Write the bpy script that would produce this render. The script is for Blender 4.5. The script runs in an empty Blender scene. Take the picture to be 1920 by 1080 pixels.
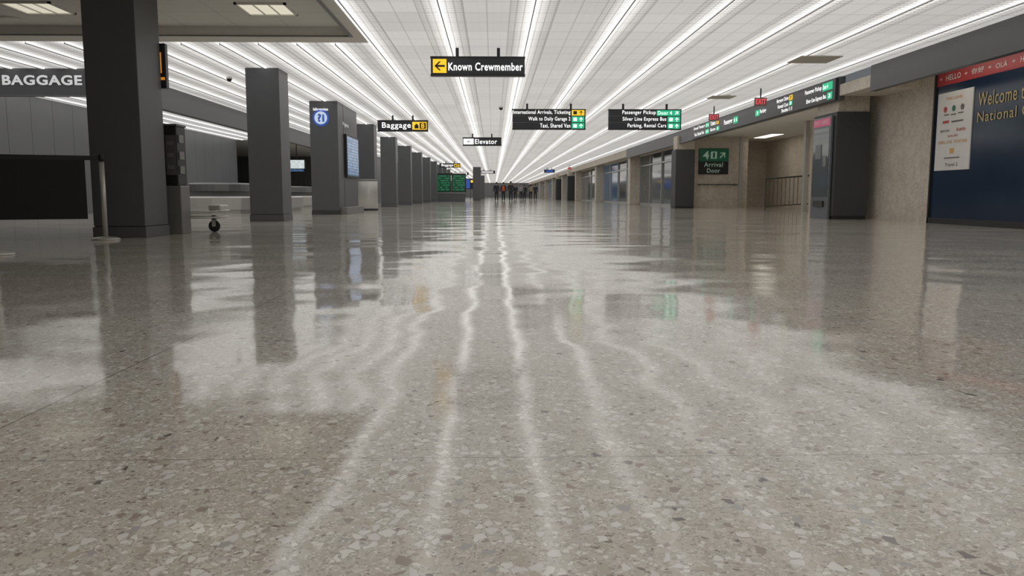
import bpy, math, random
from mathutils import Vector
random.seed(4)
scene = bpy.context.scene
COL = scene.collection
try:
    scene.view_settings.view_transform = 'Standard'
    scene.view_settings.look = 'None'
    scene.view_settings.exposure = 0.1
except Exception: pass

# ------------------------------------------------------------------ materials
class NT:
    def __init__(s, name):
        s.m = bpy.data.materials.new(name); s.m.use_nodes = True
        s.t = s.m.node_tree; s.b = s.t.nodes['Principled BSDF']
    def n(s, typ, **kw):
        nd = s.t.nodes.new(typ)
        for k, v in kw.items(): setattr(nd, k, v)
        return nd
    def l(s, a, b): s.t.links.new(a, b)
    def math(s, op, a, b=None, c=None):
        nd = s.n('ShaderNodeMath', operation=op)
        for i, v in enumerate((a, b, c)):
            if v is None: continue
            if isinstance(v, (int, float)): nd.inputs[i].default_value = v
            else: s.l(v, nd.inputs[i])
        return nd.outputs[0]
    def mix(s, f, a, b, blend='MIX'):
        nd = s.n('ShaderNodeMix', data_type='RGBA', blend_type=blend)
        for i, v in ((0, f), (6, a), (7, b)):
            if isinstance(v, (int, float)): nd.inputs[i].default_value = v
            elif isinstance(v, tuple): nd.inputs[i].default_value = (*v, 1)
            else: s.l(v, nd.inputs[i])
        return nd.outputs[2]
    def pos(s):
        g = s.n('ShaderNodeNewGeometry'); x = s.n('ShaderNodeSeparateXYZ')
        s.l(g.outputs['Position'], x.inputs[0])
        return g.outputs['Position'], x.outputs[0], x.outputs[1], x.outputs[2]

MC = {}
def mat(name, color, rough=0.5, metal=0.0, emit=0.0, ecol=None, var=0.06, scale=6.0, spec=None):
    if name in MC: return MC[name]
    t = NT(name); b = t.b
    b.inputs['Roughness'].default_value = rough
    b.inputs['Metallic'].default_value = metal
    if spec is not None: b.inputs['Specular IOR Level'].default_value = spec
    nz = t.n('ShaderNodeTexNoise'); nz.inputs['Scale'].default_value = scale
    tc = t.n('ShaderNodeTexCoord'); t.l(tc.outputs['Object'], nz.inputs['Vector'])
    c = t.mix(nz.outputs['Fac'], tuple(x*(1-var) for x in color), tuple(min(1, x*(1+var)) for x in color))
    t.l(c, b.inputs['Base Color'])
    if emit > 0:
        b.inputs['Emission Color'].default_value = (*(ecol or color), 1)
        b.inputs['Emission Strength'].default_value = emit
    MC[name] = t.m
    return t.m

M_dark = mat('slate_cladding', (0.105, 0.108, 0.115), 0.42)
M_dark2 = mat('dark_cladding', (0.05, 0.052, 0.056), 0.5)
M_seam = mat('shadow_gap', (0.02, 0.02, 0.02), 0.7)
M_black = mat('black_plastic', (0.018, 0.018, 0.02), 0.45)
M_sign = mat('sign_face_black', (0.03, 0.032, 0.04), 0.35)
M_white = mat('lit_white', (0.9, 0.9, 0.9), 0.5, emit=0.95, ecol=(1, 1, 1))
M_pale = mat('lit_pale_blue', (0.6, 0.7, 0.85), 0.5, emit=0.35, ecol=(0.7, 0.85, 1))
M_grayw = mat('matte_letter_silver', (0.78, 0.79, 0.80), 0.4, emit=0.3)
M_yellow = mat('lit_yellow', (0.9, 0.55, 0.03), 0.5, emit=0.7, ecol=(1, 0.6, 0.02))
M_yblk = mat('pictogram_black', (0.015, 0.015, 0.015), 0.5)
M_green = mat('lit_green', (0.02, 0.42, 0.22), 0.5, emit=0.6, ecol=(0.02, 0.52, 0.26))
M_dgreen = mat('sign_dark_green', (0.02, 0.10, 0.06), 0.4, emit=0.05, ecol=(0.02, 0.3, 0.15))
M_pgreen = mat('letter_pale_green', (0.45, 0.62, 0.5), 0.5, emit=0.12)
M_red = mat('lit_red', (0.8, 0.04, 0.04), 0.5, emit=0.8, ecol=(1, 0.08, 0.10))
M_exit = mat('exit_box_grey', (0.22, 0.14, 0.14), 0.4)
M_steel = mat('brushed_steel', (0.56, 0.55, 0.53), 0.38, 0.5)
M_steelm = mat('satin_grey_metal', (0.24, 0.235, 0.23), 0.4, 0.4)
M_plaster = mat('plaster_grey_beige', (0.82, 0.81, 0.775), 0.8)
M_softcream = mat('troffer_cream', (0.8, 0.76, 0.6), 0.5, emit=0.5, ecol=(1, 0.95, 0.78))
M_orange = mat('lit_orange', (0.9, 0.35, 0.03), 0.5, emit=0.4, ecol=(1, 0.35, 0.02))
M_blue = mat('sign_blue', (0.03, 0.09, 0.4), 0.4, emit=0.3, ecol=(0.05, 0.13, 0.6))
M_rubber = mat('rubber_black', (0.015, 0.015, 0.015), 0.7)
M_glass = mat('tinted_glass', (0.11, 0.125, 0.13), 0.07, 0.0, spec=0.9)
M_glassb = mat('blue_tinted_glass', (0.04, 0.08, 0.13), 0.1, 0.0, emit=0.05, ecol=(0.1, 0.3, 0.6))
M_alu = mat('aluminium_frame', (0.55, 0.55, 0.54), 0.35, 0.5)
M_posterred = mat('poster_red', (0.42, 0.045, 0.05), 0.4)
M_paper = mat('paper_white', (0.72, 0.71, 0.69), 0.5)
M_gold = mat('letter_gold', (0.55, 0.43, 0.17), 0.5)
M_skin = mat('skin_tone', (0.5, 0.3, 0.2), 0.6)

def m_concrete():
    t = NT('board_formed_concrete'); p, x, y, z = t.pos()
    n1 = t.n('ShaderNodeTexNoise'); n1.inputs['Scale'].default_value = 1.3; n1.inputs['Detail'].default_value = 6
    n2 = t.n('ShaderNodeTexNoise'); n2.inputs['Scale'].default_value = 26; n2.inputs['Detail'].default_value = 5
    n3 = t.n('ShaderNodeTexNoise'); n3.inputs['Scale'].default_value = 6; n3.inputs['Detail'].default_value = 6
    for n in (n1, n2, n3): t.l(p, n.inputs[0])
    c = t.mix(n1.outputs['Fac'], (0.54, 0.485, 0.415), (0.82, 0.755, 0.66))
    c = t.mix(t.math('MULTIPLY', t.math('GREATER_THAN', n3.outputs['Fac'], .52), 0.22), c, (0.40, 0.345, 0.28))
    c = t.mix(t.math('MULTIPLY', t.math('GREATER_THAN', n2.outputs['Fac'], .56), 0.38), c, (0.36, 0.31, 0.25))
    s = t.math('ADD', x, y)
    ln = t.math('LESS_THAN', t.math('FRACT', t.math('DIVIDE', s, 1.6)), 0.008)
    c = t.mix(t.math('MULTIPLY', ln, .3), c, (0.22, 0.19, 0.16))
    t.l(c, t.b.inputs['Base Color']); t.b.inputs['Roughness'].default_value = 0.75
    bp = t.n('ShaderNodeBump'); bp.inputs['Distance'].default_value = 0.01; bp.inputs['Strength'].default_value = 0.8
    t.l(n2.outputs['Fac'], bp.inputs['Height']); t.l(bp.outputs[0], t.b.inputs['Normal'])
    return t.m
M_conc = m_concrete()

def m_panelwall():
    t = NT('grey_wall_panels'); p, x, y, z = t.pos()
    s = t.math('ADD', y, x)
    fr = t.math('FRACT', t.math('DIVIDE', s, 1.15))
    ln = t.math('LESS_THAN', fr, 0.018)
    n = t.n('ShaderNodeTexNoise'); n.inputs['Scale'].default_value = 0.6; t.l(p, n.inputs[0])
    c = t.mix(n.outputs['Fac'], (0.16, 0.165, 0.172), (0.21, 0.215, 0.22))
    c = t.mix(ln, c, (0.04, 0.04, 0.04))
    t.l(c, t.b.inputs['Base Color']); t.b.inputs['Roughness'].default_value = 0.45
    return t.m
M_panel = m_panelwall()

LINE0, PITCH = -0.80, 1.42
def m_louvre_glow():
    t = NT('louvre_ceiling_painted_glow'); p, x, y, z = t.pos()
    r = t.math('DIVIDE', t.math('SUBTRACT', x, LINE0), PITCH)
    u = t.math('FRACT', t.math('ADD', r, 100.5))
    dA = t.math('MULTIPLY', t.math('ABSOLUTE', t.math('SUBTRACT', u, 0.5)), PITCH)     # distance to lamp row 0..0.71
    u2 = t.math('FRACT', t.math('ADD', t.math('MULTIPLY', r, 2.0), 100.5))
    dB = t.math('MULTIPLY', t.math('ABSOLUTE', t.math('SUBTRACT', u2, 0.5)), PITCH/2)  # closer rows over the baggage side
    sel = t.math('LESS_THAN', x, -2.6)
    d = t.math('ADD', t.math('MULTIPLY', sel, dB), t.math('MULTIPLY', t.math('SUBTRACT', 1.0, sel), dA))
    painted_glow = t.math('POWER', 2.718, t.math('MULTIPLY', t.math('MULTIPLY', d, d), -34.0))  # lamp light falling on the panels, painted into their emission
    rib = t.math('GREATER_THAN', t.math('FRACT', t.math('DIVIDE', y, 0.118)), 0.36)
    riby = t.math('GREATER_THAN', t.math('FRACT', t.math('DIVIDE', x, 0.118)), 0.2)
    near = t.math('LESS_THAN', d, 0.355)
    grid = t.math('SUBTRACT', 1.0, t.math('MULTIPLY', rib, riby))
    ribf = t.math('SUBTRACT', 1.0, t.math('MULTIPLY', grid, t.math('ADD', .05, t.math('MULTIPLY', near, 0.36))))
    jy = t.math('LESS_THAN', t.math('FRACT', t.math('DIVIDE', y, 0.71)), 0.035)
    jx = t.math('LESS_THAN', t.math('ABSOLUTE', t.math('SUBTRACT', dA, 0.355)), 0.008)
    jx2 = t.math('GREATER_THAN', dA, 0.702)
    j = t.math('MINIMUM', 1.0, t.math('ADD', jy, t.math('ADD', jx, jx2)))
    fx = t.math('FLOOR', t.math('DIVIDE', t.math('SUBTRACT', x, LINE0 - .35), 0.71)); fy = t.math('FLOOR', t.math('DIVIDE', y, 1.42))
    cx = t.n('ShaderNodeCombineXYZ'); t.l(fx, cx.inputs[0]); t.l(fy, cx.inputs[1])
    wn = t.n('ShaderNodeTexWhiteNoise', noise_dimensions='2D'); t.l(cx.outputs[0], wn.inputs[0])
    e = t.math('ADD', 0.42, t.math('MULTIPLY', painted_glow, 0.66))
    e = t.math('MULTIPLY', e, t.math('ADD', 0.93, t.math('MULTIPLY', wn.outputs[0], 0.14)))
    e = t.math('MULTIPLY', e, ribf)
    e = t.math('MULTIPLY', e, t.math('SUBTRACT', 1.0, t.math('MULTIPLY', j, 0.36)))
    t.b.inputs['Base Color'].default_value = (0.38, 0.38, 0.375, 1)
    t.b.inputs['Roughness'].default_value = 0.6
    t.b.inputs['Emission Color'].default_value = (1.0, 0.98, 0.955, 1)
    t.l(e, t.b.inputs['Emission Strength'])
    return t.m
M_lum = m_louvre_glow()
M_lamp = mat('fluorescent_lamp', (0.9, 0.9, 0.9), 0.4, emit=1.7, ecol=(1, 0.985, 0.96))

def m_tileceil():
    t = NT('coffer_ceiling_tiles'); p, x, y, z = t.pos()
    a = t.math('LESS_THAN', t.math('FRACT', t.math('DIVIDE', x, 0.9)), 0.01)
    b = t.math('LESS_THAN', t.math('FRACT', t.math('DIVIDE', y, 0.9)), 0.012)
    c = t.mix(t.math('MAXIMUM', a, b), (0.82, 0.815, 0.78), (0.5, 0.49, 0.46))
    t.l(c, t.b.inputs['Base Color']); t.b.inputs['Roughness'].default_value = 0.85
    return t.m
M_tilec = m_tileceil()

def m_terrazzo():
    t = NT('polished_terrazzo'); p, x, y, z = t.pos()
    nw = t.n('ShaderNodeTexNoise'); nw.inputs['Scale'].default_value = 42; nw.inputs['Detail'].default_value = 2
    t.l(p, nw.inputs[0])
    vs = t.n('ShaderNodeVectorMath', operation='SCALE'); vs.inputs['Scale'].default_value = 0.016
    t.l(nw.outputs['Color'], vs.inputs[0])
    va = t.n('ShaderNodeVectorMath', operation='ADD'); t.l(p, va.inputs[0]); t.l(vs.outputs[0], va.inputs[1])
    P = va.outputs[0]
    mat_n = t.n('ShaderNodeTexNoise'); mat_n.inputs['Scale'].default_value = 1.1; mat_n.inputs['Detail'].default_value = 4
    t.l(p, mat_n.inputs[0])
    base = t.mix(mat_n.outputs['Fac'], (0.50, 0.465, 0.405), (0.58, 0.54, 0.475))
    def ramp(fac, stops):
        r = t.n('ShaderNodeValToRGB'); r.color_ramp.interpolation = 'CONSTANT'
        el = r.color_ramp.elements
        el[0].position = stops[0][0]; el[0].color = (*stops[0][1], 1)
        el[1].position = stops[1][0]; el[1].color = (*stops[1][1], 1)
        for s_ in stops[2:]:
            e = el.new(s_[0]); e.color = (*s_[1], 1)
        t.l(fac, r.inputs[0]); return r.outputs[0]
    def layer(col, scale, thr, density, stops, vec, rim=None):
        v1 = t.n('ShaderNodeTexVoronoi'); v1.inputs['Scale'].default_value = scale
        v2 = t.n('ShaderNodeTexVoronoi', feature='DISTANCE_TO_EDGE'); v2.inputs['Scale'].default_value = scale
        t.l(vec, v1.inputs['Vector']); t.l(vec, v2.inputs['Vector'])
        sp = t.n('ShaderNodeSeparateColor'); t.l(v1.outputs['Color'], sp.inputs[0])
        th = t.math('ADD', thr, t.math('MULTIPLY', sp.outputs[1], 0.19))
        dn = t.math('LESS_THAN', sp.outputs[2], density)
        if rim:   # thin darker matrix line round the chip
            mr = t.math('MULTIPLY', t.math('GREATER_THAN', v2.outputs['Distance'], t.math('SUBTRACT', th, .035)), dn)
            col = t.mix(t.math('MULTIPLY', mr, .5), col, rim)
        mk = t.math('MULTIPLY', t.math('GREATER_THAN', v2.outputs['Distance'], th), dn)
        return t.mix(mk, col, ramp(sp.outputs[0], stops))
    fine = [(0, (0.62, .58, .52)), (.3, (.40, .355, .305)), (.5, (.70, .67, .61)), (.78, (.30, .26, .22)), (.88, (.53, .48, .41))]
    medium = [(0, (.66, .625, .56)), (.25, (.49, .45, .39)), (.45, (.77, .745, .69)), (.7, (.41, .365, .315)), (.88, (.26, .22, .19)), (.94, (.54, .51, .475))]
    large = [(0, (.78, .755, .70)), (.28, (.60, .56, .49)), (.46, (.72, .70, .66)), (.68, (.50, .445, .37)), (.86, (.34, .285, .24)), (.945, (.18, .155, .145)), (.965, (.42, .40, .39))]
    c = layer(base, 200, 0.02, 0.75, fine, P)
    c = layer(c, 90, 0.03, 0.62, medium, P, (.38, .335, .285))
    mp = t.n('ShaderNodeMapping'); mp.inputs['Rotation'].default_value = (0, 0, 0.6); mp.inputs['Scale'].default_value = (1, 0.72, 1)
    t.l(P, mp.inputs[0])
    c = layer(c, 49, 0.05, 0.36, large, mp.outputs[0], (.35, .305, .26))
    jy = t.math('LESS_THAN', t.math('FRACT', t.math('DIVIDE', t.math('SUBTRACT', y, 1.78 - 150), 1.5)), 0.0030)
    jx = t.math('LESS_THAN', t.math('FRACT', t.math('DIVIDE', t.math('SUBTRACT', x, -1.28 - 60), 6.0)), 0.0011)
    j = t.math('MAXIMUM', t.math('MULTIPLY', jy, .75), t.math('MULTIPLY', jx, .95))
    c = t.mix(t.math('MULTIPLY', j, 0.8), c, (0.17, 0.145, 0.12))
    t.l(c, t.b.inputs['Base Color'])
    rn = t.n('ShaderNodeTexNoise'); rn.inputs['Scale'].default_value = 0.7; rn.inputs['Detail'].default_value = 4
    t.l(p, rn.inputs[0])
    rr = t.math('ADD', 0.03, t.math('MULTIPLY', rn.outputs['Fac'], 0.12))
    t.l(rr, t.b.inputs['Roughness'])
    t.b.inputs['IOR'].default_value = 1.54
    wv = t.n('ShaderNodeTexNoise'); wv.inputs['Scale'].default_value = 0.9; wv.inputs['Detail'].default_value = 1.6
    t.l(p, wv.inputs[0])
    bp = t.n('ShaderNodeBump'); bp.inputs['Distance'].default_value = 0.021; bp.inputs['Strength'].default_value = 1
    t.l(wv.outputs['Fac'], bp.inputs['Height']); t.l(bp.outputs[0], t.b.inputs['Normal'])
    return t.m
M_floor = m_terrazzo()

def m_rows(name, bg, fg, rows, emit=0.6, dens=0.5, sx=3.0):
    t = NT(name)
    tc = t.n('ShaderNodeTexCoord'); s = t.n('ShaderNodeSeparateXYZ'); t.l(tc.outputs['Object'], s.inputs[0])
    zf = t.math('MULTIPLY', s.outputs[2], rows)
    band = t.math('GREATER_THAN', t.math('FRACT', zf), 0.6)
    cx = t.n('ShaderNodeCombineXYZ')
    t.l(t.math('FLOOR', zf), cx.inputs[1]); t.l(t.math('MULTIPLY', s.outputs[0], sx), cx.inputs[0])
    n = t.n('ShaderNodeTexNoise'); n.inputs['Scale'].default_value = 2.3; n.inputs['Detail'].default_value = 0
    t.l(cx.outputs[0], n.inputs[0])
    f = t.math('MULTIPLY', band, t.math('GREATER_THAN', n.outputs['Fac'], 1 - dens))
    c = t.mix(f, bg, fg)
    t.l(c, t.b.inputs['Base Color']); t.l(c, t.b.inputs['Emission Color']); t.b.inputs['Emission Strength'].default_value = emit
    t.b.inputs['Roughness'].default_value = 0.2
    return t.m
M_scrblue = m_rows('screen_blue_rows', (0.04, 0.09, 0.18), (0.14, 0.25, 0.42), 11, 0.7, .55)
M_scrgreen = m_rows('board_green_rows', (0.008, 0.05, 0.025), (0.03, 0.16, 0.08), 5, 0.6, .55, 2.0)
M_scrwhite = m_rows('screen_white_rows', (0.55, 0.62, 0.62), (0.8, 0.85, 0.85), 8, 0.8, .5)

def m_poster():
    t = NT('poster_blue_image'); p, x, y, z = t.pos()
    n = t.n('ShaderNodeTexNoise'); n.inputs['Scale'].default_value = 0.9; n.inputs['Detail'].default_value = 3
    t.l(p, n.inputs[0])
    c = t.mix(n.outputs['Fac'], (0.008, 0.018, 0.045), (0.022, 0.045, 0.085))
    t.l(c, t.b.inputs['Base Color']); t.b.inputs['Roughness'].default_value = 0.15
    return t.m
M_poster = m_poster()

# ------------------------------------------------------------------ mesh helpers
def add_obj(name, me, parent=None, loc=(0, 0, 0)):
    o = bpy.data.objects.new(name, me); COL.objects.link(o)
    o.location = loc
    if parent is not None: o.parent = parent
    return o

def boxes(name, lst, parent=None, origin=None, bevel=0.0):
    """lst of (x0,x1,y0,y1,z0,z1,mat) -> one mesh, origin at base centre"""
    if origin is None:
        xs = [b[0] for b in lst] + [b[1] for b in lst]; ys = [b[2] for b in lst] + [b[3] for b in lst]
        origin = ((min(xs)+max(xs))/2, (min(ys)+max(ys))/2, min(b[4] for b in lst))
    ox, oy, oz = origin
    V, F, MI, ms = [], [], [], []
    for (x0, x1, y0, y1, z0, z1, m) in lst:
        if m not in ms: ms.append(m)
        k = len(V)
        V += [(x-ox, y-oy, z-oz) for z in (z0, z1) for (x, y) in ((x0, y0), (x1, y0), (x1, y1), (x0, y1))]
        F += [(k, k+3, k+2, k+1), (k+4, k+5, k+6, k+7), (k, k+1, k+5, k+4), (k+1, k+2, k+6, k+5), (k+2, k+3, k+7, k+6), (k+3, k, k+4, k+7)]
        MI += [ms.index(m)]*6
    me = bpy.data.meshes.new(name); me.from_pydata(V, [], F)
    for m in ms: me.materials.append(m)
    for i, p in enumerate(me.polygons): p.material_index = MI[i]
    o = add_obj(name, me, parent, origin)
    if bevel > 0:
        md = o.modifiers.new('bevel', 'BEVEL'); md.width = bevel; md.segments = 2; md.limit_method = 'ANGLE'
    return o

def thing(name, label, cat, loc, rotz=0.0, group=None):
    e = bpy.data.objects.new(name, None); COL.objects.link(e)
    e.location = loc; e.rotation_euler = (0, 0, rotz); e.empty_display_size = 0.2
    e['label'] = label; e['category'] = cat
    if group: e['group'] = group
    return e

def tag(o, label, cat, group=None):
    o['label'] = label; o['category'] = cat
    if group: o['group'] = group
    return o

def structure(o):
    o['kind'] = 'structure'; return o

def lathe(name, prof, m, parent=None, loc=(0, 0, 0), seg=28, axis='z', smooth=True):
    V, F = [], []
    n = len(prof)
    for i in range(seg):
        a = 2*math.pi*i/seg
        for (r, z) in prof:
            if axis == 'z': V.append((r*math.cos(a), r*math.sin(a), z))
            elif axis == 'y': V.append((r*math.cos(a), z, r*math.sin(a)))
            else: V.append((z, r*math.cos(a), r*math.sin(a)))
    for i in range(seg):
        j = (i+1) % seg
        for k in range(n-1):
            F.append((i*n+k, j*n+k, j*n+k+1, i*n+k+1))
    me = bpy.data.meshes.new(name); me.from_pydata(V, [], F); me.materials.append(m)
    import bmesh
    bm = bmesh.new(); bm.from_mesh(me); bmesh.ops.remove_doubles(bm, verts=bm.verts, dist=1e-5)
    bmesh.ops.recalc_face_normals(bm, faces=bm.faces); bm.to_mesh(me); bm.free()
    if smooth:
        for p in me.polygons: p.use_smooth = True
    return add_obj(name, me, parent, loc)

def tube(name, pts, r, m, parent=None, loc=(0, 0, 0), cyc=False):
    cu = bpy.data.curves.new(name, 'CURVE'); cu.dimensions = '3D'; cu.bevel_depth = r; cu.bevel_resolution = 3; cu.use_fill_caps = True
    groups = pts if isinstance(pts[0][0], (tuple, list)) else [pts]
    for g in groups:
        sp = cu.splines.new('POLY'); sp.points.add(len(g)-1)
        for i, q in enumerate(g): sp.points[i].co = (*q, 1)
        sp.use_cyclic_u = cyc
    tmp = bpy.data.objects.new('tmp', cu)
    me = bpy.data.meshes.new_from_object(tmp); me.name = name
    bpy.data.objects.remove(tmp)
    me.materials.clear(); me.materials.append(m)
    return add_obj(name, me, parent, loc)

def poly(name, pts, y, m, parent=None, th=0.004):
    """flat shape in the local XZ plane, front at y"""
    n = len(pts)
    V = [(x, y, z) for x, z in pts] + [(x, y+th, z) for x, z in pts]
    F = [tuple(range(n)), tuple(range(2*n-1, n-1, -1))] + [(i, i+n, (i+1) % n+n, (i+1) % n) for i in range(n)]
    me = bpy.data.meshes.new(name); me.from_pydata(V, [], F); me.materials.append(m)
    return add_obj(name, me, parent)

def rect(name, x0, x1, z0, z1, y, m, parent): return poly(name, [(x0, z0), (x1, z0), (x1, z1), (x0, z1)], y, m, parent)
def disc(name, cx, cz, r, y, m, parent, n=32):
    return poly(name, [(cx+r*math.cos(2*math.pi*i/n), cz+r*math.sin(2*math.pi*i/n)) for i in range(n)], y, m, parent)
def arrow(cx, cz, s, ang, y, m, parent):
    p = [(-.5, 0), (-.05, .42), (.12, .42), (-.2, .09), (.5, .09), (.5, -.09), (-.2, -.09), (.12, -.42), (-.05, -.42)]
    ca, sa = math.cos(ang), math.sin(ang)
    return poly('arrow_symbol', [(cx+s*(a*ca-b*sa), cz+s*(a*sa+b*ca)) for a, b in p][::-1], y, m, parent)

def text(s, x0, x1, z0, z1, y, m, parent, name='lettering', bold=0.012, shear=0.0):
    cu = bpy.data.curves.new(name, 'FONT'); cu.body = s; cu.size = 1.0; cu.offset = bold; cu.shear = shear
    cu.resolution_u = 4; cu.space_character = 1.10
    tmp = bpy.data.objects.new('tmp', cu)
    me = bpy.data.meshes.new_from_object(tmp); bpy.data.objects.remove(tmp)
    me.name = name
    xs = [v.co.x for v in me.vertices]; ys = [v.co.y for v in me.vertices]
    if not xs: return None
    ax, bx, ay, by = min(xs), max(xs), min(ys), max(ys)
    for v in me.vertices:
        X = x0+(v.co.x-ax)/(bx-ax)*(x1-x0); Z = z0+(v.co.y-ay)/(by-ay)*(z1-z0)
        v.co = (X, y, Z)
    me.materials.clear(); me.materials.append(m)
    return add_obj(name, me, parent)

# ------------------------------------------------------------------ room shell
H = 3.4
YB, YE = -8.0, 190.0
fl = boxes('floor', [(-32, 15, YB, YE, -0.2, 0.0, M_floor)], origin=(0, 0, 0)); structure(fl)

def quads(name, lst):
    V, F, MI, ms = [], [], [], []
    for q, m in lst:
        if m not in ms: ms.append(m)
        k = len(V); V += q; F.append((k, k+1, k+2, k+3)); MI.append(ms.index(m))
    me = bpy.data.meshes.new(name); me.from_pydata(V, [], F)
    for m in ms: me.materials.append(m)
    for i, p in enumerate(me.polygons): p.material_index = MI[i]
    return add_obj(name, me)
def hq(x0, x1, y0, y1, z, m): return ([(x0, y0, z), (x0, y1, z), (x1, y1, z), (x1, y0, z)], m)
CX, CY, CH = -2.52, 14.65, 3.55
PX = -2.3
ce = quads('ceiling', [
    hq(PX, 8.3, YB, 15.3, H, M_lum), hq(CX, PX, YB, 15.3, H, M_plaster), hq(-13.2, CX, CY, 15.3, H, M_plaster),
    hq(-13.2, CX, YB, CY, CH, M_tilec),
    ([(CX, YB, H), (CX, CY, H), (CX, CY, CH), (CX, YB, CH)], M_plaster),
    ([(-13.2, CY, H), (CX, CY, H), (CX, CY, CH), (-13.2, CY, CH)], M_plaster),
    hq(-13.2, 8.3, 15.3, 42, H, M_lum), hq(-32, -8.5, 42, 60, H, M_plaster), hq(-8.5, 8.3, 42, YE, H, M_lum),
    hq(8.3, 15, YB, YE, 3.22, M_plaster)])
structure(ce)
tr = boxes('trim_1', [(CX-0.02, CX+0.03, YB, CY+0.05, H-0.02, H+0.0, M_steelm), (-13.1, CX-0.02, CY-0.02, CY+0.03, H-0.02, H, M_steelm)]); structure(tr)

structure(boxes('wall_left', [(-13.5, -13.2, YB, 42, 0, 3.7, M_panel), (-32, -13.5, 41.7, 42, 0, H, M_panel)]))
structure(boxes('wall_rear', [(-13.5, 9.6, YB-0.3, YB, 0, 3.7, M_conc)]))
structure(boxes('wall_far_left', [(-32, -8.6, 60, 60.3, 0, H, M_panel), (-8.9, -8.6, 60.3, YE, 0, H, M_panel), (-32.3, -32, 42, 60.3, 0, H, M_panel)]))
structure(boxes('wall_end', [(-8.9, 9.6, YE, YE+0.3, 0, H, M_panel)]))
structure(boxes('wall_right', [
    (9.4, 9.7, YB, 20.9, 0, 3.22, M_conc), (9.7, 11.3, 20.6, 20.9, 0, 3.22, M_conc),
    (11.3, 11.6, 20.9, 28.6, 0, 3.22, M_conc), (11.6, 13.9, 28.3, 28.6, 0, 3.22, M_conc),
    (13.6, 13.9, 28.6, 40, 0, 3.22, M_conc), (11.3, 13.9, 40, 40.3, 0, 3.22, M_conc),
    (8.6, 11.3, 36.6, 36.9, 0, 3.22, M_conc), (11.3, 11.6, 36.6, 40, 0, 3.22, M_conc)]))
# fascias
structure(boxes('trim_2', [(8.25, 8.40, YB, 17.7, 2.85, H, M_dark)]))
structure(boxes('trim_3', [(8.25, 8.40, 19.3, 50, 2.85, H, M_dark)]))
structure(boxes('trim_4', [(8.30, 8.45, 50, YE, 2.95, H, M_conc)]))
structure(boxes('trim_5', [(-13.2, -8.5, 18.5, 18.7, 2.8, H, M_dark), (-8.7, -8.5, 18.7, 46, 2.8, H, M_dark),
                           (-13.2, -8.5, 18.49, 18.5, 2.8, 2.815, M_steelm)]))
structure(boxes('trim_6', [(8.27, 9.4, 17.72, 19.3, 2.95, 3.21, M_conc)]))

# storefront windows and concrete piers along the right side
py = [36.9, 50.0, 66.5, 83, 99.5, 116, 132.5, 149, 165.5, 182]
wn = 1
for i in range(len(py)-1):
    a = py[i]+(0.9 if i else 0.02); b = py[i+1]
    L = []
    n = 4; st = (b-a)/n
    glassm = M_glass if i % 2 == 0 else M_glassb
    for k in range(n):
        L.append((9.16, 9.2, a+k*st+.05, a+(k+1)*st-.05, 0.12, 2.95, glassm if k != 1 else M_glass))
    for k in range(n+1):
        c = min(max(a+k*st, a+.05), b-.05); L.append((9.08, 9.24, c-.05, c+.05, 0, 3.0, M_alu))
    L += [(9.08, 9.24, a, b, 0, 0.12, M_alu), (9.08, 9.24, a, b, 2.3, 2.38, M_alu), (9.08, 9.24, a, b, 2.93, 3.22, M_conc)]
    structure(boxes('window_%d' % wn, L)); wn += 1
for i, yy in enumerate(py[1:]):
    tag(boxes('concrete_pier', [(8.5, 9.3, yy, yy+0.9, 0, 3.195, M_conc)], bevel=0.02),
        'square beige cast-concrete pier between shopfront windows', 'pillar', 'concrete piers along the shopfronts')

# clad piers beside exits
def cladpier(x0, x1, y0, y1, label):
    e = thing('clad_pier', label, 'pillar', ((x0+x1)/2, (y0+y1)/2, 0), group='dark clad piers beside the exits')
    w, d = (x1-x0)/2, (y1-y0)/2
    boxes('concrete_core', [(-w+.06, w-.02, -d+.06, d-.06, 2.6, 3.195, M_conc)], e)
    boxes('cladding', [(-w, w, -d, d, 0.08, 2.6, M_dark2)], e, bevel=0.012)
    boxes('plinth', [(-w+.01, w-.01, -d+.01, d-.01, 0, 0.08, M_black)], e)
    return e
cladpier(8.32, 9.15, 19.5, 20.9, 'concrete pier clad in dark metal holding a pay machine')
cladpier(8.1, 8.95, 35.7, 36.58, 'concrete pier clad in plain dark metal beside the arrival door')
cladpier(7.95, 8.75, 86, 87.2, 'distant concrete pier clad in dark metal')
cladpier(7.95, 8.75, 102, 103.2, 'distant concrete pier clad in dark metal')

# ------------------------------------------------------------------ lamp rows
xs_rows = [LINE0+k*PITCH for k in range(-1, 7)]
x = LINE0-PITCH*1.5
while x > -13.0:
    xs_rows.append(x); x -= PITCH/2
for x in xs_rows:
    if x > 8.1: continue
    y0 = 15.35 if x < -2.3 else YB+.1
    y1 = 41.9 if x < -8.5 else YE-.1
    e = thing('ceiling_light', 'long fluorescent lamp row with thin dark rail in louvred ceiling', 'ceiling light', (x, y0, H), group='fluorescent rows in the ceiling')
    boxes('lamp', [(-.032, -.009, 0, y1-y0, -.014, -.002, M_lamp), (.009, .032, 0, y1-y0, -.014, -.002, M_lamp)], e, origin=(0, 0, 0))
    boxes('rail', [(-.009, .009, 0, y1-y0, -.035, -.002, M_steelm)], e, origin=(0, 0, 0))

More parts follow.
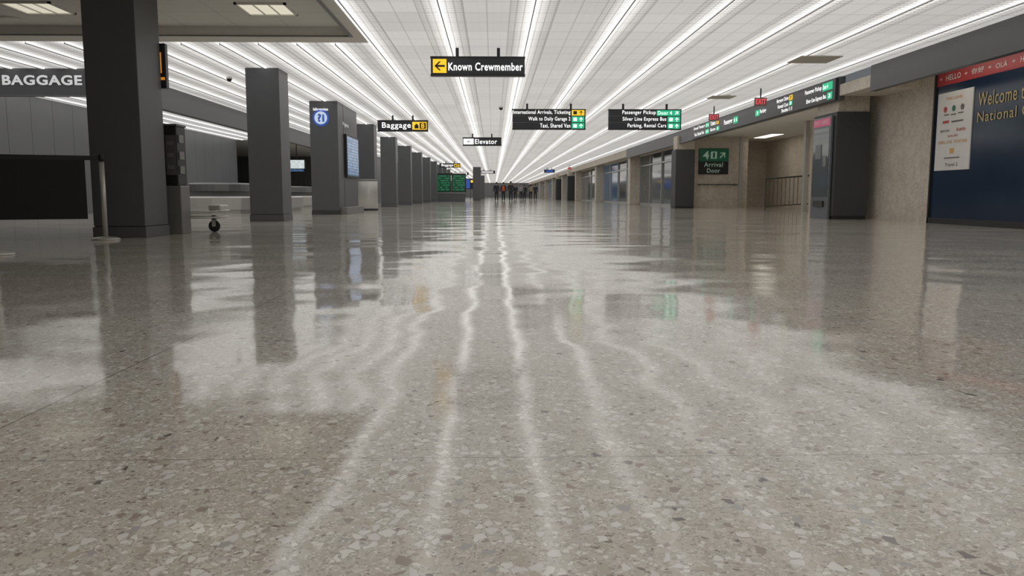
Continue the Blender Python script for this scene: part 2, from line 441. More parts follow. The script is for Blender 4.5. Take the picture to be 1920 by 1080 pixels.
for (x, y) in [(-3.6, 13.25), (-7.2, 13.25), (-10.8, 13.25), (-3.6, 9.6), (-7.2, 9.6), (-3.6, 6), (-7.2, 6), (-3.6, 2), (-7.2, 2)]:
    e = thing('recessed_light', 'square cream recessed light with louvre in the tiled coffer', 'ceiling light', (x, y, CH), group='square recessed lights')
    boxes('diffuser', [(-.36, .36, -.36, .36, -.012, -.002, M_softcream)], e)
    boxes('louvre_frame', [(-.4, .4, -.4, -.36, -.03, 0, M_plaster), (-.4, .4, .36, .4, -.03, 0, M_plaster), (-.4, -.36, -.4, .4, -.03, 0, M_plaster), (.36, .4, -.4, .4, -.03, 0, M_plaster),
                           (-.13, -.11, -.36, .36, -.03, -.01, M_plaster), (.11, .13, -.36, .36, -.03, -.01, M_plaster)], e)
tag(lathe('ceiling_speaker', [(0, -.03), (.13, -.03), (.17, -.015), (.17, 0), (0, 0)], M_plaster, loc=(-8.1, 14.05, CH)), 'round beige ceiling speaker', 'speaker')
# added fill panels, meant to stay unseen behind the fascia, brightening wall and recess
M_fill = mat('fill_panel_emission', (.9, .87, .8), .4, emit=3.2, ecol=(1, .93, .82))
for (x, y, lx, ly) in [(8.75, 3, .15, 1.5), (8.75, 7, .15, 1.5), (8.75, 11, .15, 1.5), (8.75, 15, .15, 1.5), (8.9, 23.5, .25, 1.4), (8.9, 28, .25, 1.4), (8.9, 32.5, .25, 1.4), (12.3, 36, .25, 1.2)]:
    e = thing('added_fill_panel', 'slim rectangular fill panel added to brighten wall and recess', 'ceiling light', (x, y, 3.22), group='added fill panels')
    boxes('frame', [(-lx-.03, lx+.03, -ly-.03, ly+.03, -.012, -.001, M_alu)], e); boxes('diffuser', [(-lx, lx, -ly, ly, -.02, -.012, M_fill)], e)

# ------------------------------------------------------------------ columns
def column(y0, depth, label, x0=-5.5, x1=-4.76, top=H):
    w = (x1-x0)/2; d = depth/2
    e = thing('column', label, 'column', ((x0+x1)/2, y0+d, 0), group='slate-grey columns')
    boxes('shaft', [(-w, w, -d, d, 0.16, top, M_dark)], e, bevel=0.008)
    boxes('plinth', [(-w-.012, w+.012, -d-.012, d+.012, 0, 0.15, M_dark)], e, bevel=0.005)
    boxes('reveal', [(-w+.01, w-.01, -d+.01, d-.01, 0.15, 0.16, M_seam)], e)
    return e
column(11.4, .8, 'slate-grey square column behind the belt barrier', -5.62, -4.9, top=CH)
column(18.3, .8, 'slate-grey square column reaching the lit ceiling')
for i in range(9):
    y = 32.5+7.1*i
    column(y, .8, 'slate-grey square column with stainless wrap at its foot' if i == 0 else 'slate-grey square column in a long row')
column(82, .8, 'slate-grey column standing alone near the walkers', -2.07, -1.27)
column(118, .8, 'distant slate-grey column', -2.07, -1.27)
# steel drum on the fourth column
e = thing('litter_bin', 'round brushed stainless drum bin standing before a column', 'bin', (-4.92, 31.7, 0))
M_steelb = mat('bright_steel_wrap', (0.60, 0.59, 0.57), 0.38, 0.55)
lathe('drum', [(0, 0), (.36, 0), (.38, .02), (.38, 1.12), (.37, 1.14), (0, 1.14)], M_steelb, e, seg=40)
lathe('lid', [(.37, 1.14), (.39, 1.14), (.39, 1.18), (.2, 1.21), (0, 1.21)], M_steelm, e, seg=40)
lathe('foot_ring', [(.36, 0), (.395, 0), (.395, .06), (.38, .06)], M_black, e, seg=40)

# ------------------------------------------------------------------ information column (long)
e = thing('information_kiosk', 'slate-grey information pillar with a blue round emblem and a flight screen', 'information kiosk', (-5.1, 26.3, 0))
boxes('body', [(-.42, .42, -1.7, 1.7, 0.12, H, M_dark)], e, bevel=.01)
boxes('plinth', [(-.43, .43, -1.71, 1.71, 0, 0.12, M_dark2)], e)
boxes('seam', [(.415, .424, -.82, -.79, .12, H, M_seam)], e)
f = -1.712
text('Information', -.30, .14, 3.11, 3.20, f, M_white, e)
disc('emblem', -.08, 2.90, .25, f, M_blue, e); disc('emblem_disc', -.08, 2.90, .19, f-.006, M_pale, e)
text('?i', -.18, .03, 2.78, 3.02, f-.012, M_blue, e, 'emblem_letters', bold=.04)
boxes('screen_frame', [(.42, .50, -.75, 1.45, 1.15, 2.50, M_black)], e, bevel=.01)
s = boxes('screen', [(-1.03, 1.03, -.005, 0, 0, 1.22, M_scrblue)], None, origin=(0, 0, 0)); s.parent = e; s.location = (.505, .35, 1.22); s.rotation_euler = (0, 0, math.pi/2)
boxes('ledge', [(.42, .62, -1.6, 1.6, 0.0, .22, M_steelm)], e, bevel=.01)
s = text('Flights', -1.2, -.2, 2.72, 2.86, 0, M_grayw, e); s.location = (.424, .3, 0); s.rotation_euler = (0, 0, math.pi/2)

# ------------------------------------------------------------------ hanging signs
def hang_sign(label, x0, x1, y, z0, z1, name='hanging_sign', rods=(0.28, 0.72), top=H, d=.16):
    w = (x1-x0)/2
    e = thing(name, label, 'sign', ((x0+x1)/2, y, z0))
    h = z1-z0
    boxes('sign_box', [(-w, w, -d/2, d/2, 0, h, M_sign)], e, bevel=.01)
    boxes('sign_frame', [(-w-.008, w+.008, -d/2-.008, d/2+.008, h-.02, h+.012, M_black), (-w-.008, w+.008, -d/2-.008, d/2+.008, -.012, .02, M_black)], e)
    for r in rods:
        boxes('hanger', [(-w+2*w*r-.03, -w+2*w*r+.03, -.03, .03, h, top-z0, M_black)], e)
    return e, w, h, -d/2-.006

e, w, h, f = hang_sign('black illuminated sign pointing to the crew entrance with a yellow arrow', -1.19, .61, 15.8, 2.88, 3.22)
rect('arrow_panel', -w+.04, -w+.30, .04, h-.04, f, M_yellow, e); arrow(-w+.17, h/2, .2, 0, f-.006, M_yblk, e)
text('Known Crewmember', -w+.335, w-.04, .085, .235, f, M_white, e, bold=.02)

def bagsign(x0, x1, y, z0, z1):
    e, w, h, f = hang_sign('black illuminated baggage sign with yellow luggage panel', x0, x1, y, z0, z1, rods=(.3, .7))
    text('Baggage', -w+.16, w-.60, .05, .30, f, M_white, e, bold=.008)
    rect('pictogram_panel', -w+1.23, w-.04, .05, h-.05, f, M_yellow, e)
    rect('pictogram', w-.47, w-.33, .09, .21, f-.006, M_yblk, e); rect('pictogram', w-.435, w-.365, .21, .25, f-.006, M_yblk, e)
    rect('pictogram', w-.29, w-.07, .08, .29, f-.004, M_yblk, e)
    text('8', w-.24, w-.12, .10, .27, f-.012, M_yellow, e)
bagsign(-4.1, -2.32, 29, 2.85, 3.22)
bagsign(-4.5, -2.75, 68, 2.88, 3.22)
e, w, h, f = hang_sign('black illuminated elevator sign with a white glowing arrow panel', -1.4, .38, 37.5, 2.86, 3.22, rods=(.25, .75))
rect('arrow_panel', -w+.03, -w+.50, .05, h-.05, f, M_white, e); arrow(-w+.28, h/2, .16, 0, f-.006, M_steelm, e)
text('Elevator', -w+.56, w-.20, .07, .29, f, M_white, e)

def row_sign(label, x0, x1, rows):
    e, w, h, f = hang_sign(label, x0, x1, 25.2, 2.62, 3.22, rods=(.2, .8))
    rh = h/3
    for i, (s, wd, pics) in enumerate(rows):
        zb = h-(i+1)*rh
        xr = w-.47 if len(pics) < 3 else w-.80
        text(s, xr-wd, xr, zb+.026, zb+rh-.026, f, M_white, e, bold=.006)
        if len(pics) == 3:
            rect('direction_panel', w-.77, w-.04, zb+.015, zb+rh-.015, f, pics[0], e)
            text('Door 4', w-.74, w-.30, zb+.045, zb+rh-.045, f-.006, M_white, e); arrow(w-.15, zb+rh/2, .13, math.pi*1.25, f-.006, M_white, e)
            continue
        rect('direction_panel', w-.43, w-.04, zb+.015, zb+rh-.015, f, pics[0], e)
        ic = M_yblk if pics[0] == M_yellow else M_white
        rect('pictogram', w-.38, w-.27, zb+.05, zb+rh-.05, f-.006, ic, e)
        arrow(w-.14, zb+rh/2, .13, -math.pi/2, f-.006, ic, e)
    for i in (1, 2): boxes('divider', [(-w, w, f-.001, f+.004, h-i*rh-.003, h-i*rh+.003, M_steelm)], e)
row_sign('black three-row overhead sign for arrivals, garage and taxi', .60, 2.86,
         [('International Arrivals, Ticketing', 1.77, (M_yellow,)), ('Walk to Daily Garage 2', 1.30, (M_green,)), ('Taxi, Shared Van', .94, (M_green,))])
row_sign('black three-row overhead sign for passenger pickup, bus and parking', 3.58, 5.84,
         [('Passenger Pickup', 1.04, (M_green, 0, 0)), ('Silver Line Express Bus', 1.36, (M_green,)), ('Parking, Rental Cars', 1.20, (M_green,))])
# distant hanging signs
for (x0, x1, y, c, s) in [(-5.0, -2.9, 95, M_white, None), (-1.5, 0.2, 88, M_grayw, None), (5.3, 6.4, 84, M_blue, None)]:
    e, w, h, f = hang_sign('small distant overhead sign with a lit panel', x0, x1, y, 2.9, 3.2)
    rect('lit_panel', -w+.2, w-.2, .05, h-.05, f, c, e)
# exit signs
for (x, y, z) in [(7.1, 21.5, 2.95), (7.04, 25.8, 2.95), (7.1, 75, 2.95)]:
    e = thing('exit_sign', 'exit sign with red glowing letters hung from the ceiling', 'exit sign', (x, y, z), group='exit signs')
    boxes('sign_box', [(-.16, .16, -.03, .03, 0, .21, M_exit)], e, bevel=.006)
    boxes('hanger', [(-.015, .015, -.015, .015, .21, H-z, M_black)], e)
    text('EXIT', -.135, .135, .035, .175, -.037, M_red, e, bold=.015)
# long sign board on the right fascia
e = thing('fascia_sign', 'long black illuminated direction sign running along the fascia', 'sign', (8.24, 26.3, 2.86), -math.pi/2)
boxes('sign_board', [(-6.9, 6.95, -.06, 0.005, 0, .52, M_sign)], e, bevel=.008)
f = -.066
YC = 26.3
def ft(s, ya, yb, z0, z1, m=M_white, yo=0): text(s, YC-ya, YC-yb, z0, z1, f-.004-yo, m, e, bold=.015)
def fp(ya, yb, z0, z1, m, ic=M_white):
    rect('direction_panel', YC-ya, YC-yb, z0, z1, f, m, e)
    n = max(1, int(round((ya-yb)/.3))); st = (ya-yb)/n
    for k in range(n): arrow(YC-ya+st*(k+.5), (z0+z1)/2, min(.13, st*.6), math.pi/2*(k+2.5), f-.006, ic, e)
ft('Passenger Pickup', 21.2, 20.15, .30, .44); rect('direction_panel', YC-20.1, YC-19.5, .28, .47, f, M_green, e); ft('Door 4', 20.05, 19.75, .32, .43, M_white, .004)
ft('Silver Line Express Bus', 21.1, 19.85, .06, .20); fp(19.8, 19.5, .05, .22, M_green)
ft('Baggage Claim', 23.3, 22.4, .33, .46); fp(22.35, 22.1, .33, .46, M_yellow, M_yblk)
ft('Rental Cars', 23.2, 22.4, .19, .29); ft('Shuttles', 22.9, 22.4, .05, .15); fp(22.35, 22.1, .19, .30, M_green); fp(22.35, 22.1, .05, .15, M_grayw, M_yblk)
fp(25.2, 24.8, .16, .34, M_green); ft('Parking', 24.75, 24.2, .17, .33)
ft('Passenger', 28.6, 27.6, .14, .36); fp(27.5, 27.0, .14, .36, M_green)
ft('Ground Transport', 32.9, 31.2, .31, .46); fp(31.1, 30.6, .30, .47, M_green)
ft('Taxi, Shared Van', 32.8, 31.3, .07, .22); fp(31.1, 30.6, .06, .23, M_green)
ft('Tickets', 30.4, 29.7, .31, .46); fp(29.6, 29.3, .31, .46, M_yellow, M_yblk); ft('Garage', 30.4, 29.7, .07, .22); fp(29.6, 29.2, .07, .22, M_green)

# baggage lettering on left fascia
e = thing('fascia_lettering', 'large silver capital letters mounted on the slate fascia', 'sign', (-9.93, 18.47, 3.0))
text('BAGGAGE', -1.00, .76, .03, .25, 0.0, M_grayw, e, 'raised_letters', bold=.035)
boxes('mounting_strip', [(-.98, .74, .002, .022, .10, .12, M_dark)], e)

# Arrival door sign
e = thing('door_sign', 'square dark-green sign with door number band and arrow', 'sign', (10.02, 36.59, 1.53))
boxes('sign_panel', [(-.68, .68, -.05, 0, 0, 1.16, M_sign)], e, bevel=.01)
rect('green_band', -.66, .66, .58, 1.14, -.056, M_dgreen, e)
text('4', -.50, -.22, .68, 1.04, -.062, M_pgreen, e, bold=.03)
rect('pictogram', -.14, .14, .70, 1.02, -.062, M_pgreen, e); rect('pictogram', -.05, .05, .74, .98, -.068, M_dgreen, e)
arrow(.4, .86, .34, math.pi*1.25, -.062, M_pgreen, e)
text('Arrival', -.44, .42, .33, .54, -.062, M_pgreen, e); text('Door', -.30, .30, .07, .26, -.062, M_pgreen, e)

# ------------------------------------------------------------------ billboard on right wall
e = thing('wall_poster', 'large dark-blue glossy welcome poster with red greeting band', 'poster', (9.38, 13.6, 0), -math.pi/2)
YC = 13.6
W0, W1 = YC-17.0, YC-9.6
boxes('poster_face', [(W0+.05, W1, -.05, 0, .12, 2.84, M_poster)], e)
boxes('greeting_band', [(W0+.05, W1, -.055, 0, 2.84, 3.12, M_posterred)], e)
boxes('frame', [(W0, W0+.05, -.09, 0, 0, 3.16, M_black), (W0, W1, -.09, 0, 0, .12, M_black), (W0, W1, -.07, 0, 3.12, 3.16, M_black)], e)
def pt(s, ya, yb, z0, z1, m, y=-.062, b=.006, name='lettering'): return text(s, YC-ya, YC-yb, z0, z1, y, m, e, name, bold=b)
yy = 16.85
for s, wd in (('+', .1), ('HELLO', .52), ('+', .1), ('\u4f60\u597d', .4), ('+', .1), ('OL\u00c1', .34), ('+', .1), ('HOLA', .44), ('+', .1), ('CIAO', .4), ('+', .1), ('SALUT', .5)):
    hh = .06 if s == '+' else .11
    pt(s, yy, yy-wd, 2.98-hh/2, 2.98+hh/2, M_paper, -.062, .01); yy -= wd+.13
pt('Welcome to', 15.45, 13.95, 2.28, 2.54, M_gold, b=0); pt('National Capital Region', 15.45, 12.1, 1.92, 2.18, M_gold, b=0)
boxes('notice_sheet', [(YC-16.85, YC-15.62, -.07, -.05, 1.10, 2.68, M_paper)], e)
g = -.076
M_ink = mat('ink_grey', (0.15, 0.13, 0.12), .6)
M_inko = mat('ink_orange', (0.7, 0.38, 0.12), .6)
M_inkr = mat('ink_red', (0.5, 0.08, 0.06), .6)
M_inkg = mat('ink_green', (0.05, 0.2, 0.12), .6)
pt('THIS LEVEL', 16.55, 15.95, 2.52, 2.58, M_inko, g); pt('UPPER LEVEL TICKETING', 16.75, 15.72, 1.64, 1.70, M_inko, g)
pt('MONTANA', 16.68, 16.36, 1.88, 1.93, M_ink, g); pt('Auntie', 16.12, 15.8, 1.87, 1.95, M_inkr, g, .01); pt('Travel 2', 16.45, 16.0, 1.18, 1.25, M_ink, g)
pt('BURGERS', 16.4, 16.05, 1.77, 1.81, M_inkr, g)
for yy, mm in ((16.55, M_inkr), (16.25, M_inkg), (15.95, M_ink)): disc('mark', YC-yy, 2.34, .06, g, mm, e, 20)
for yy, z in ((16.5, 2.22), (16.25, 2.21), (16.0, 2.22)): rect('mark', YC-yy-.09, YC-yy+.09, z, z+.02, g, M_ink, e)
rect('mark', YC-16.62, YC-16.40, 2.06, 2.11, g, M_inkr, e); rect('mark', YC-16.3, YC-15.9, 2.06, 2.09, g, M_ink, e)
rect('mark', YC-16.30, YC-16.16, 1.44, 1.54, g, M_inko, e); rect('mark', YC-16.5, YC-15.95, 1.34, 1.36, g, M_ink, e)

# pay machine on the clad pier side
e = thing('pay_machine', 'dark glass-fronted pay machine with a pink header on a pier', 'machine', (8.31, 20.2, 0.0), -math.pi/2)
M_housing = mat('machine_grey_blue', (.16, .17, .19), .3, .2)
boxes('housing', [(-.55, .55, -.06, 0, 0, 2.52, M_housing)], e, bevel=.01)
M_pink = mat('header_pink', (.42, .08, .15), .4, emit=.2, ecol=(.9, .12, .3))
rect('header', -.5, .5, 2.30, 2.48, -.066, M_pink, e); text('PAY HERE', -.4, .4, 2.35, 2.44, -.072, M_paper, e)
boxes('glass_panel', [(-.48, .48, -.068, -.06, .55, 2.25, M_glass)], e)
boxes('display', [(-.3, .05, -.08, -.068, 1.5, 1.85, M_housing)], e); boxes('keypad', [(.18, .36, -.08, -.068, 1.3, 1.55, M_steelm)], e)
boxes('tray', [(-.3, .3, -.10, -.06, .3, .45, M_black)], e)

# vestibule posts, railing
for (x, y) in [(11.2, 36.35), (11.2, 28.75)]:
    tag(boxes('door_post', [(x-.07, x+.07, y-.09, y+.09, 0, 3.2, M_alu)], bevel=.01), 'slim aluminium door post at the vestibule opening', 'door post', 'vestibule posts')
M_rail = mat('railing_dark_metal', (0.12, 0.115, 0.11), 0.4, 0.4)
e = thing('ramp_railing', 'dark metal railing with thin vertical bars on the vestibule ramp', 'railing', (12.2, 33.2, 0))
tube('handrail', [(-.9, 0, 1.25), (1.3, 0, 1.42)], .032, M_rail, e); tube('bottom_rail', [(-.9, 0, .12), (1.3, 0, .25)], .022, M_rail, e)
for i in range(14):
    x = -.9+i*2.2/13; z = (x+.9)/2.2
    tube('baluster', [(x, 0, 0.0 if i in (0, 13) else .12+.13*z), (x, 0, 1.25+.17*z)], .026 if i in (0, 13) else .013, M_rail, e)
e = thing('wall_handrail', 'steel handrail fixed on the concrete wall under the door sign', 'handrail', (10.0, 36.6, .95))
tube('rail', [(-.7, -.09, .12), (1.15, -.09, .12)], .024, M_rail, e)
for x in (-.6, .2, 1.0): tube('bracket', [(x, 0, .06), (x, -.09, .06), (x, -.09, .12)], .01, M_rail, e)

# ------------------------------------------------------------------ ceiling oddments
M_pan = mat('access_panel_tan', (.55, .52, .46), .7)
for (x, y, s) in [(6.6, 16.7, .42), (6.5, 23.1, .34)]:
    e = thing('ceiling_vent', 'square tan ceiling vent plate below the louvres', 'vent', (x, y, H))
    boxes('plate', [(-s, s, -s, s, -.05, -.03, M_pan)], e, bevel=.006); boxes('neck', [(-s*.6, s*.6, -s*.6, s*.6, -.03, 0, M_pan)], e)
for (x, y) in [(-6.3, 19.7), (.25, 26.0)]:
    e = thing('security_camera', 'small dome security camera on the ceiling', 'camera', (x, y, H))
    lathe('mount', [(0, 0), (.07, 0), (.07, -.05), (0, -.05)], M_plaster, e); lathe('dome', [(.06, -.05), (.055, -.085), (.03, -.11), (0, -.118)], M_black, e)

# ------------------------------------------------------------------ belt barrier
def stanchion(x, y):
    e = thing('stanchion', 'brushed steel belt post with a round flat base', 'stanchion', (x, y, 0), group='belt posts')
    lathe('base', [(0, 0), (.18, 0), (.18, .012), (.15, .03), (.04, .045), (0, .045)], M_steel, e)
    lathe('post', [(0, .04), (.032, .04), (.032, 1.04), (0, 1.04)], M_steel, e)
    lathe('belt_head', [(0, 1.04), (.036, 1.04), (.036, 1.12), (.03, 1.135), (0, 1.135)], M_black, e)
stanchion(-5.22, 10.9); stanchion(-7.5, 10.0); stanchion(-5.02, 8.15)
ang = math.atan2(-.9, -2.28)
e = thing('barrier_banner', 'black fabric barrier banner hung from a retractable belt', 'barrier', (-5.22, 10.9, 0), ang)
L = math.hypot(.9, 2.28)
boxes('belt', [(.037, L-.037, -.004, .004, 1.055, 1.115, M_black)], e)
boxes('banner_panel', [(.20, L-.2, -.003, .003, .28, 1.06, M_rubber)], e)

# ------------------------------------------------------------------ cart machine
e = thing('cart_vending_machine', 'luggage-cart rental machine with black head on a grey pedestal', 'machine', (-5.12, 12.62, 0))
boxes('pedestal', [(-.34, .34, -.18, .18, 0, .74, M_steelm)], e, bevel=.012)
boxes('head', [(-.36, .31, -.18, .18, .74, 1.64, M_black)], e, bevel=.015)
boxes('head_cap', [(-.37, .32, -.19, .19, 1.64, 1.67, M_dark)], e)
text('Smarte Carte', -.33, .12, 1.5, 1.57, -.186, M_orange, e)
rect('cart_pictogram', .0, .10, 1.18, 1.40, -.187, M_orange, e); rect('cart_pictogram', -.02, .12, 1.10, 1.13, -.187, M_orange, e)
for z in (1.45, 1.2, .98): boxes('button_panel', [(.311, .325, -.12, .06, z-.06, z+.06, M_steelm)], e)
boxes('coin_door', [(.14, .29, -.192, -.18, .9, 1.5, M_dark)], e)
for z in (1.38, 1.2, 1.02): boxes('slot', [(.16, .26, -.20, -.192, z-.03, z+.03, M_steelm)], e)
e = thing('blade_sign', 'black sign with an orange luggage-cart pictogram on a column', 'sign', (-5.20, 12.28, 2.17))
boxes('sign_box', [(-.36, .36, -.04, .06, 0, .65, M_sign)], e, bevel=.008)
boxes('bracket', [(-.1, .1, -.08, -.04, .2, .4, M_steelm)], e)
rect('pictogram', -.2, .3, .22, .52, -.047, M_orange, e); rect('pictogram', -.25, .34, .12, .16, -.047, M_orange, e)

# luggage cart
e = thing('luggage_cart', 'chrome airport luggage cart with black rubber wheels', 'luggage cart', (-4.86, 13.15, 0))
tube('frame', [[(-.5, -.22, .27), (.42, -.22, .34), (.52, -.12, .35), (.52, .12, .35), (.42, .22, .34), (-.5, .22, .27)],
               [(-.5, -.22, .27), (-.56, -.22, 1.0), (-.62, -.18, 1.05), (-.62, .18, 1.05), (-.56, .22, 1.0), (-.5, .22, .27)],
               [(-.4, -.2, .24), (.44, -.2, .24), (.5, -.12, .25), (.5, .12, .25), (.44, .2, .24), (-.4, .2, .24)],
               [(-.3, -.22, .28), (-.3, .22, .28)], [(0, -.22, .31), (0, .22, .31)], [(.3, -.22, .33), (.3, .22, .33)]], .018, M_steelb, e)
boxes('platform', [(-.48, .40, -.19, .19, .335, .35, M_steel)], e)
boxes('nose_plate', [(.30, .50, -.20, .20, .35, .44, M_steelb)], e, bevel=.02)
for (x, y) in [(.32, 0), (-.42, -.2), (-.42, .2)]:
    lathe('wheel', [(0, -.02), (.06, -.022), (.09, -.018), (.095, 0), (.09, .018), (.06, .022), (0, .02)], M_rubber, e, (x, y, .095), axis='y')
    boxes('caster_fork', [(x-.03, x+.03, y-.035, y-.025, .09, .27, M_steel), (x-.03, x+.03, y+.025, y+.035, .09, .27, M_steel), (x-.03, x+.03, y-.035, y+.035, .2, .27, M_steel)], e)

# ------------------------------------------------------------------ baggage carousels
def stadium(w, l, off, n=14):
    r = w/2-off; hl = l/2-w/2
    P = []
    for i in range(n+1):
        a = math.pi*i/n; P.append((r*math.cos(a), hl+r*math.sin(a)))
    for i in range(n+1):
        a = math.pi+math.pi*i/n; P.append((r*math.cos(a), -hl+r*math.sin(a)))
    return P
def ring(name, w, l, prof, m, parent):
    V, F = [], []
    n = None
    for (o, z) in prof:
        P = stadium(w, l, o); n = len(P); V += [(x, y, z) for x, y in P]
    for k in range(len(prof)-1):
        for i in range(n):
            j = (i+1) % n; F.append((k*n+i, k*n+j, (k+1)*n+j, (k+1)*n+i))
    me = bpy.data.meshes.new(name); me.from_pydata(V, [], F); me.materials.append(m)
    o = add_obj(name, me, parent)
    return o
def carousel(x, y, w, l):
    e = thing('baggage_carousel', 'stainless oval baggage carousel with black rubber belt', 'baggage carousel', (x, y, 0), group='baggage carousels')
    ring('skirt', w, l, [(.08, 0), (.08, .12), (0, .12), (0, .5), (.05, .55), (.25, .55)], M_steel, e)
    ring('belt', w, l, [(.25, .52), (1.0, .72)], M_rubber, e)
    ring('island', w, l, [(1.0, .70), (1.0, .95), (1.1, 1.0), (w/2-.01, 1.0)], M_steelm, e)
carousel(-9.4, 29.5, 4.0, 7.5); carousel(-9.8, 40.0, 4.0, 7.5); carousel(-14.5, 51, 4, 8)
for (x, y, z, m) in [(-10.75, 44.5, 2.0, M_scrwhite), (-9.2, 35, 2.3, M_scrblue), (-13.6, 47, 2.1, M_scrblue), (-9.3, 47.5, 2.0, M_scrwhite), (-12.2, 50.5, 2.0, M_scrblue)]:
    e = thing('hanging_monitor', 'small hanging monitor above the baggage carousels', 'monitor', (x, y, z))
    boxes('monitor_case', [(-.45, .45, -.04, .04, 0, .52, M_black)], e, bevel=.01)
    s = boxes('screen', [(-.42, .42, -.004, 0, 0, .46, m)], None, origin=(0, 0, 0)); s.parent = e; s.location = (0, -.042, .03)
    boxes('hanger', [(-.02, .02, -.02, .02, .52, H-z, M_black)], e)
for (x, y) in [(-9.6, 55), (-11.6, 55), (-7.0, 58)]:
    e = thing('standing_monitor', 'blue-lit information screen on a dark stand', 'monitor', (x, y, 0))
    boxes('stand', [(-.5, .5, -.25, .25, 0, 1.1, M_dark)], e, bevel=.01)
    boxes('screen_case', [(-.6, .6, -.06, .06, 1.1, 2.0, M_black)], e)
    s = boxes('screen', [(-.55, .55, -.004, 0, 0, .8, M_scrblue)], None, origin=(0, 0, 0)); s.parent = e; s.location = (0, -.062, 1.15)

# service desk + green boards
e = thing('service_desk', 'low grey service counter below two green boards', 'counter', (-3.75, 71.0, 0))
boxes('counter_body', [(-1.25, 1.25, -.3, .3, 0, .75, M_dark)], e, bevel=.01); boxes('counter_top', [(-1.3, 1.3, -.34, .34, .75, .8, M_steel)], e)
for x in (-4.42, -3.08):
    e = thing('display_board', 'tall green lit notice board in a black frame', 'display board', (x, 72, 0), group='green display boards')
    boxes('frame', [(-.65, .65, -.05, .05, .8, 2.5, M_black)], e)
    s = boxes('screen', [(-.55, .55, -.004, 0, 0, 1.45, M_scrgreen)], None, origin=(0, 0, 0)); s.parent = e; s.location = (0, -.052, .9)
    for a in (-.55, .55): boxes('leg', [(a-.03, a+.03, -.03, .03, 0, .8, M_black)], e)
e = thing('display_board', 'blue lit information board between columns', 'display board', (-6.2, 62, 0))
boxes('frame', [(-.6, .6, -.05, .05, .9, 2.6, M_black)], e); boxes('leg', [(-.4, -.34, -.03, .03, 0, .9, M_black)], e); boxes('leg', [(.34, .4, -.03, .03, 0, .9, M_black)], e)
s = boxes('screen', [(-.55, .55, -.004, 0, 0, 1.6, M_blue)], None, origin=(0, 0, 0)); s.parent = e; s.location = (0, -.052, .95)
e = thing('display_board', 'distant yellow and blue lit board', 'display board', (-3.2, 100, 0))
boxes('frame', [(-.9, .9, -.05, .05, 1.3, 2.6, M_black)], e); boxes('leg', [(-.4, -.34, -.03, .03, 0, 1.3, M_black)], e); boxes('leg', [(.34, .4, -.03, .03, 0, 1.3, M_black)], e)
rect('screen', -.8, .3, 1.4, 2.5, -.06, M_blue, e); rect('screen', .4, .8, 2.1, 2.4, -.06, M_yellow, e)

# ------------------------------------------------------------------ people
def skin(name, verts, edges, radii, m, parent, sub=1):
    me = bpy.data.meshes.new(name); me.from_pydata(verts, edges, [])
    o = bpy.data.objects.new(name, me); COL.objects.link(o)
    md = o.modifiers.new('s', 'SKIN'); md.use_smooth_shade = True
    for i, r in enumerate(radii):
        sv = me.skin_vertices[0].data[i]; sv.radius = r if isinstance(r, tuple) else (r, r); sv.use_root = (i == 0)
    sd = o.modifiers.new('d', 'SUBSURF'); sd.levels = sub; sd.render_levels = sub
    dg = bpy.context.evaluated_depsgraph_get(); dg.update()
    nm = bpy.data.meshes.new_from_object(o.evaluated_get(dg)); nm.name = name
    bpy.data.objects.remove(o)
    nm.materials.clear(); nm.materials.append(m)
    for p in nm.polygons: p.use_smooth = True
    return add_obj(name, nm, parent)

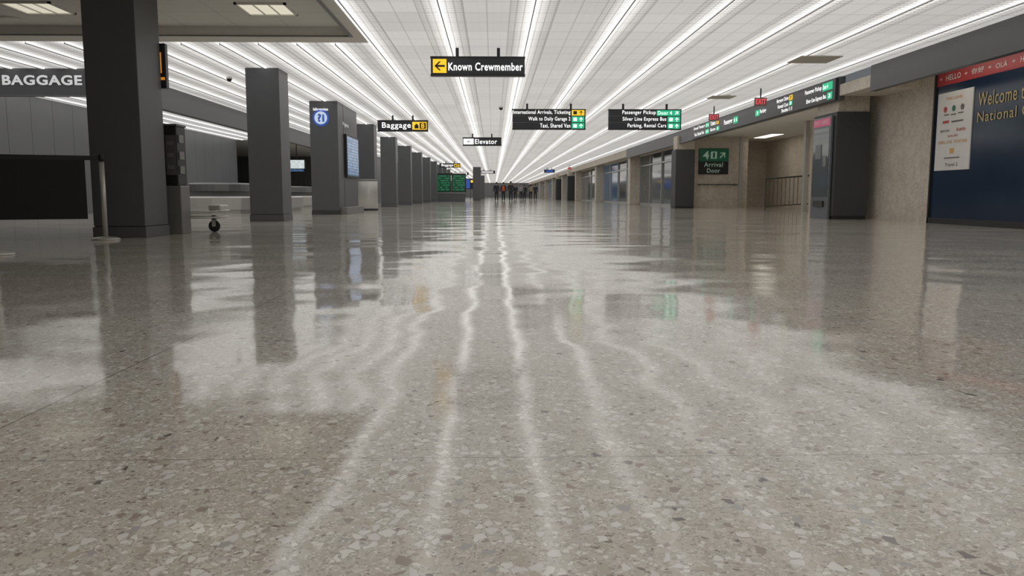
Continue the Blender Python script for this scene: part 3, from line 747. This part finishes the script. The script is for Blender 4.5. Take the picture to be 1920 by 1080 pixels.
def person(x, y, rot, label, top, bottom, hairc, stride=.22, s=1.0, vest=False, bag=None, group='people walking in the hall'):
    e = thing('person', label, 'person', (x, y, 0), rot, group)   # faces local -Y
    V, E, R = [], [], []
    def v(p, r, par=None):
        V.append(tuple(c*s for c in p)); R.append(tuple(q*s for q in r) if isinstance(r, tuple) else r*s)
        if par is not None: E.append((par, len(V)-1))
        return len(V)-1
    pel = v((0, 0, .95), (.14, .10)); ab = v((0, 0, 1.12), (.125, .09), pel); ch = v((0, 0, 1.32), (.16, .105), ab)
    nb = v((0, 0, 1.46), (.07, .065), ch); nk = v((0, -.005, 1.52), .052, nb); jaw = v((0, -.02, 1.59), (.06, .07), nk)
    hd = v((0, -.01, 1.67), (.075, .092), jaw); tp = v((0, 0, 1.735), (.05, .06), hd)
    v((0, -.115, 1.63), .012, jaw)
    joints = {}
    for sd in (-1, 1):
        sh = v((sd*.19, 0, 1.42), .055, ch); el = v((sd*.24, .02-.05*sd*stride*2, 1.14), .042, sh); wr = v((sd*.25, -.05-.25*sd*stride, .90), .028, el)
        pa = v((sd*.25, -.06-.28*sd*stride, .84), (.036, .022), wr)
        px, pyy = sd*.25, -.06-.28*sd*stride
        for q in range(4):
            a = v((px, pyy-.03+q*.02, .79), .009, pa); v((px-sd*.01, pyy-.035+q*.02, .74+.006*abs(q-1.5)), .008, a)
        a = v((px-sd*.01, pyy-.045, .82), .010, pa); v((px-sd*.015, pyy-.06, .785), .009, a)
        hp = v((sd*.09, 0, .90), .085, pel); kn = v((sd*.10, -.03+sd*stride*.5*-1, .50), .06, hp)
        an = v((sd*.10, sd*-stride, .09), .038, kn); v((sd*.11, sd*-stride-.14, .035), (.04, .03), an)
        joints[sd] = (el, wr, hp, kn, an, sh)
    skin('body', V, E, R, M_skin, e)
    g = lambda i: V[i]
    # jacket
    vs = [g(ab), (0, 0, .92*s), g(ch), (0, 0, 1.455*s)]; ed = [(0, 1), (0, 2), (2, 3)]; ra = [(.15*s, .125*s), (.165*s, .135*s), (.185*s, .135*s), (.085*s, .08*s)]
    for sd in (-1, 1):
        el, wr, hp, kn, an, sh = joints[sd]
        k = len(vs); vs += [g(sh), g(el), g(wr)]; ed += [(2, k), (k, k+1), (k+1, k+2)]; ra += [.075*s, .06*s, .045*s]
    skin('jacket', vs, ed, ra, top, e)
    if vest:
        skin('safety_vest', [g(ab), (0, 0, .95*s), g(ch), (0, 0, 1.44*s)], [(0, 1), (0, 2), (2, 3)], [(.17*s, .145*s), (.18*s, .15*s), (.2*s, .15*s), (.12*s, .1*s)], mat('hi_vis_orange', (.75, .12, .03), .6), e)
    vs = [g(pel)]; ed = []; ra = [(.155*s, .12*s)]
    for sd in (-1, 1):
        el, wr, hp, kn, an, sh = joints[sd]
        k = len(vs); vs += [g(hp), g(kn), g(an)]; ed += [(0, k), (k, k+1), (k+1, k+2)]; ra += [.1*s, .078*s, .062*s]
    skin('trousers', vs, ed, ra, bottom, e)
    skin('hair', [(0, .015*s, 1.69*s), (0, .035*s, 1.62*s), (0, .01*s, 1.75*s)], [(0, 1), (0, 2)], [(.085*s, .09*s), (.075*s, .06*s), (.055*s, .06*s)], hairc, e)
    for sd in (-1, 1):
        a = g(joints[sd][4])
        skin('shoe', [(a[0], a[1]+.03*s, .05*s), (a[0]+.005, a[1]-.08*s, .045*s), (a[0]+.008, a[1]-.17*s, .04*s)], [(0, 1), (1, 2)], [.048*s, .048*s, .038*s], M_rubber, e)
    return e
M_navy = mat('cloth_navy', (.022, .026, .04), .8); M_char = mat('cloth_charcoal', (.03, .03, .032), .8); M_khaki = mat('cloth_tan', (.3, .24, .16), .8)
M_hair = mat('hair_dark', (.03, .02, .015), .6); M_lt = mat('cloth_grey', (.3, .3, .3), .8)
person(.30, 75, math.pi, 'person in dark jacket and dark trousers walking away', M_navy, M_char, M_hair)
person(.95, 76, math.pi, 'person in an orange safety vest walking with others', M_char, M_navy, M_hair, -.2, vest=True)
person(1.60, 74, math.pi, 'person in dark coat and trousers walking away', M_char, M_navy, M_hair, .25, 1.03)
person(2.5, 92, 0, 'distant person in dark clothes walking', M_navy, M_char, M_hair)
person(3.1, 90, 0, 'distant person in grey top walking', M_lt, M_char, M_hair, -.2)
person(3.6, 93, math.pi, 'distant person in dark clothes standing', M_char, M_navy, M_hair, .05)
person(4.1, 88, math.pi, 'distant person in tan top and dark trousers', M_khaki, M_navy, M_hair, .05, .97)
person(4.7, 90, math.pi, 'distant person in dark clothes standing', M_navy, M_char, M_hair, .05)

# ------------------------------------------------------------------ light & camera
w = bpy.data.worlds.new('World'); scene.world = w; w.use_nodes = True
w.node_tree.nodes['Background'].inputs[0].default_value = (0.8, 0.85, 0.9, 1); w.node_tree.nodes['Background'].inputs[1].default_value = 0.15

cam = bpy.data.cameras.new('Camera'); co = bpy.data.objects.new('Camera', cam); COL.objects.link(co)
co.location = (0, 0, .6); co.rotation_euler = (math.radians(90-6.65), 0, -0.0232)
cam.sensor_width = 36; cam.lens = 28.1; cam.clip_start = .05; cam.clip_end = 500
scene.camera = co
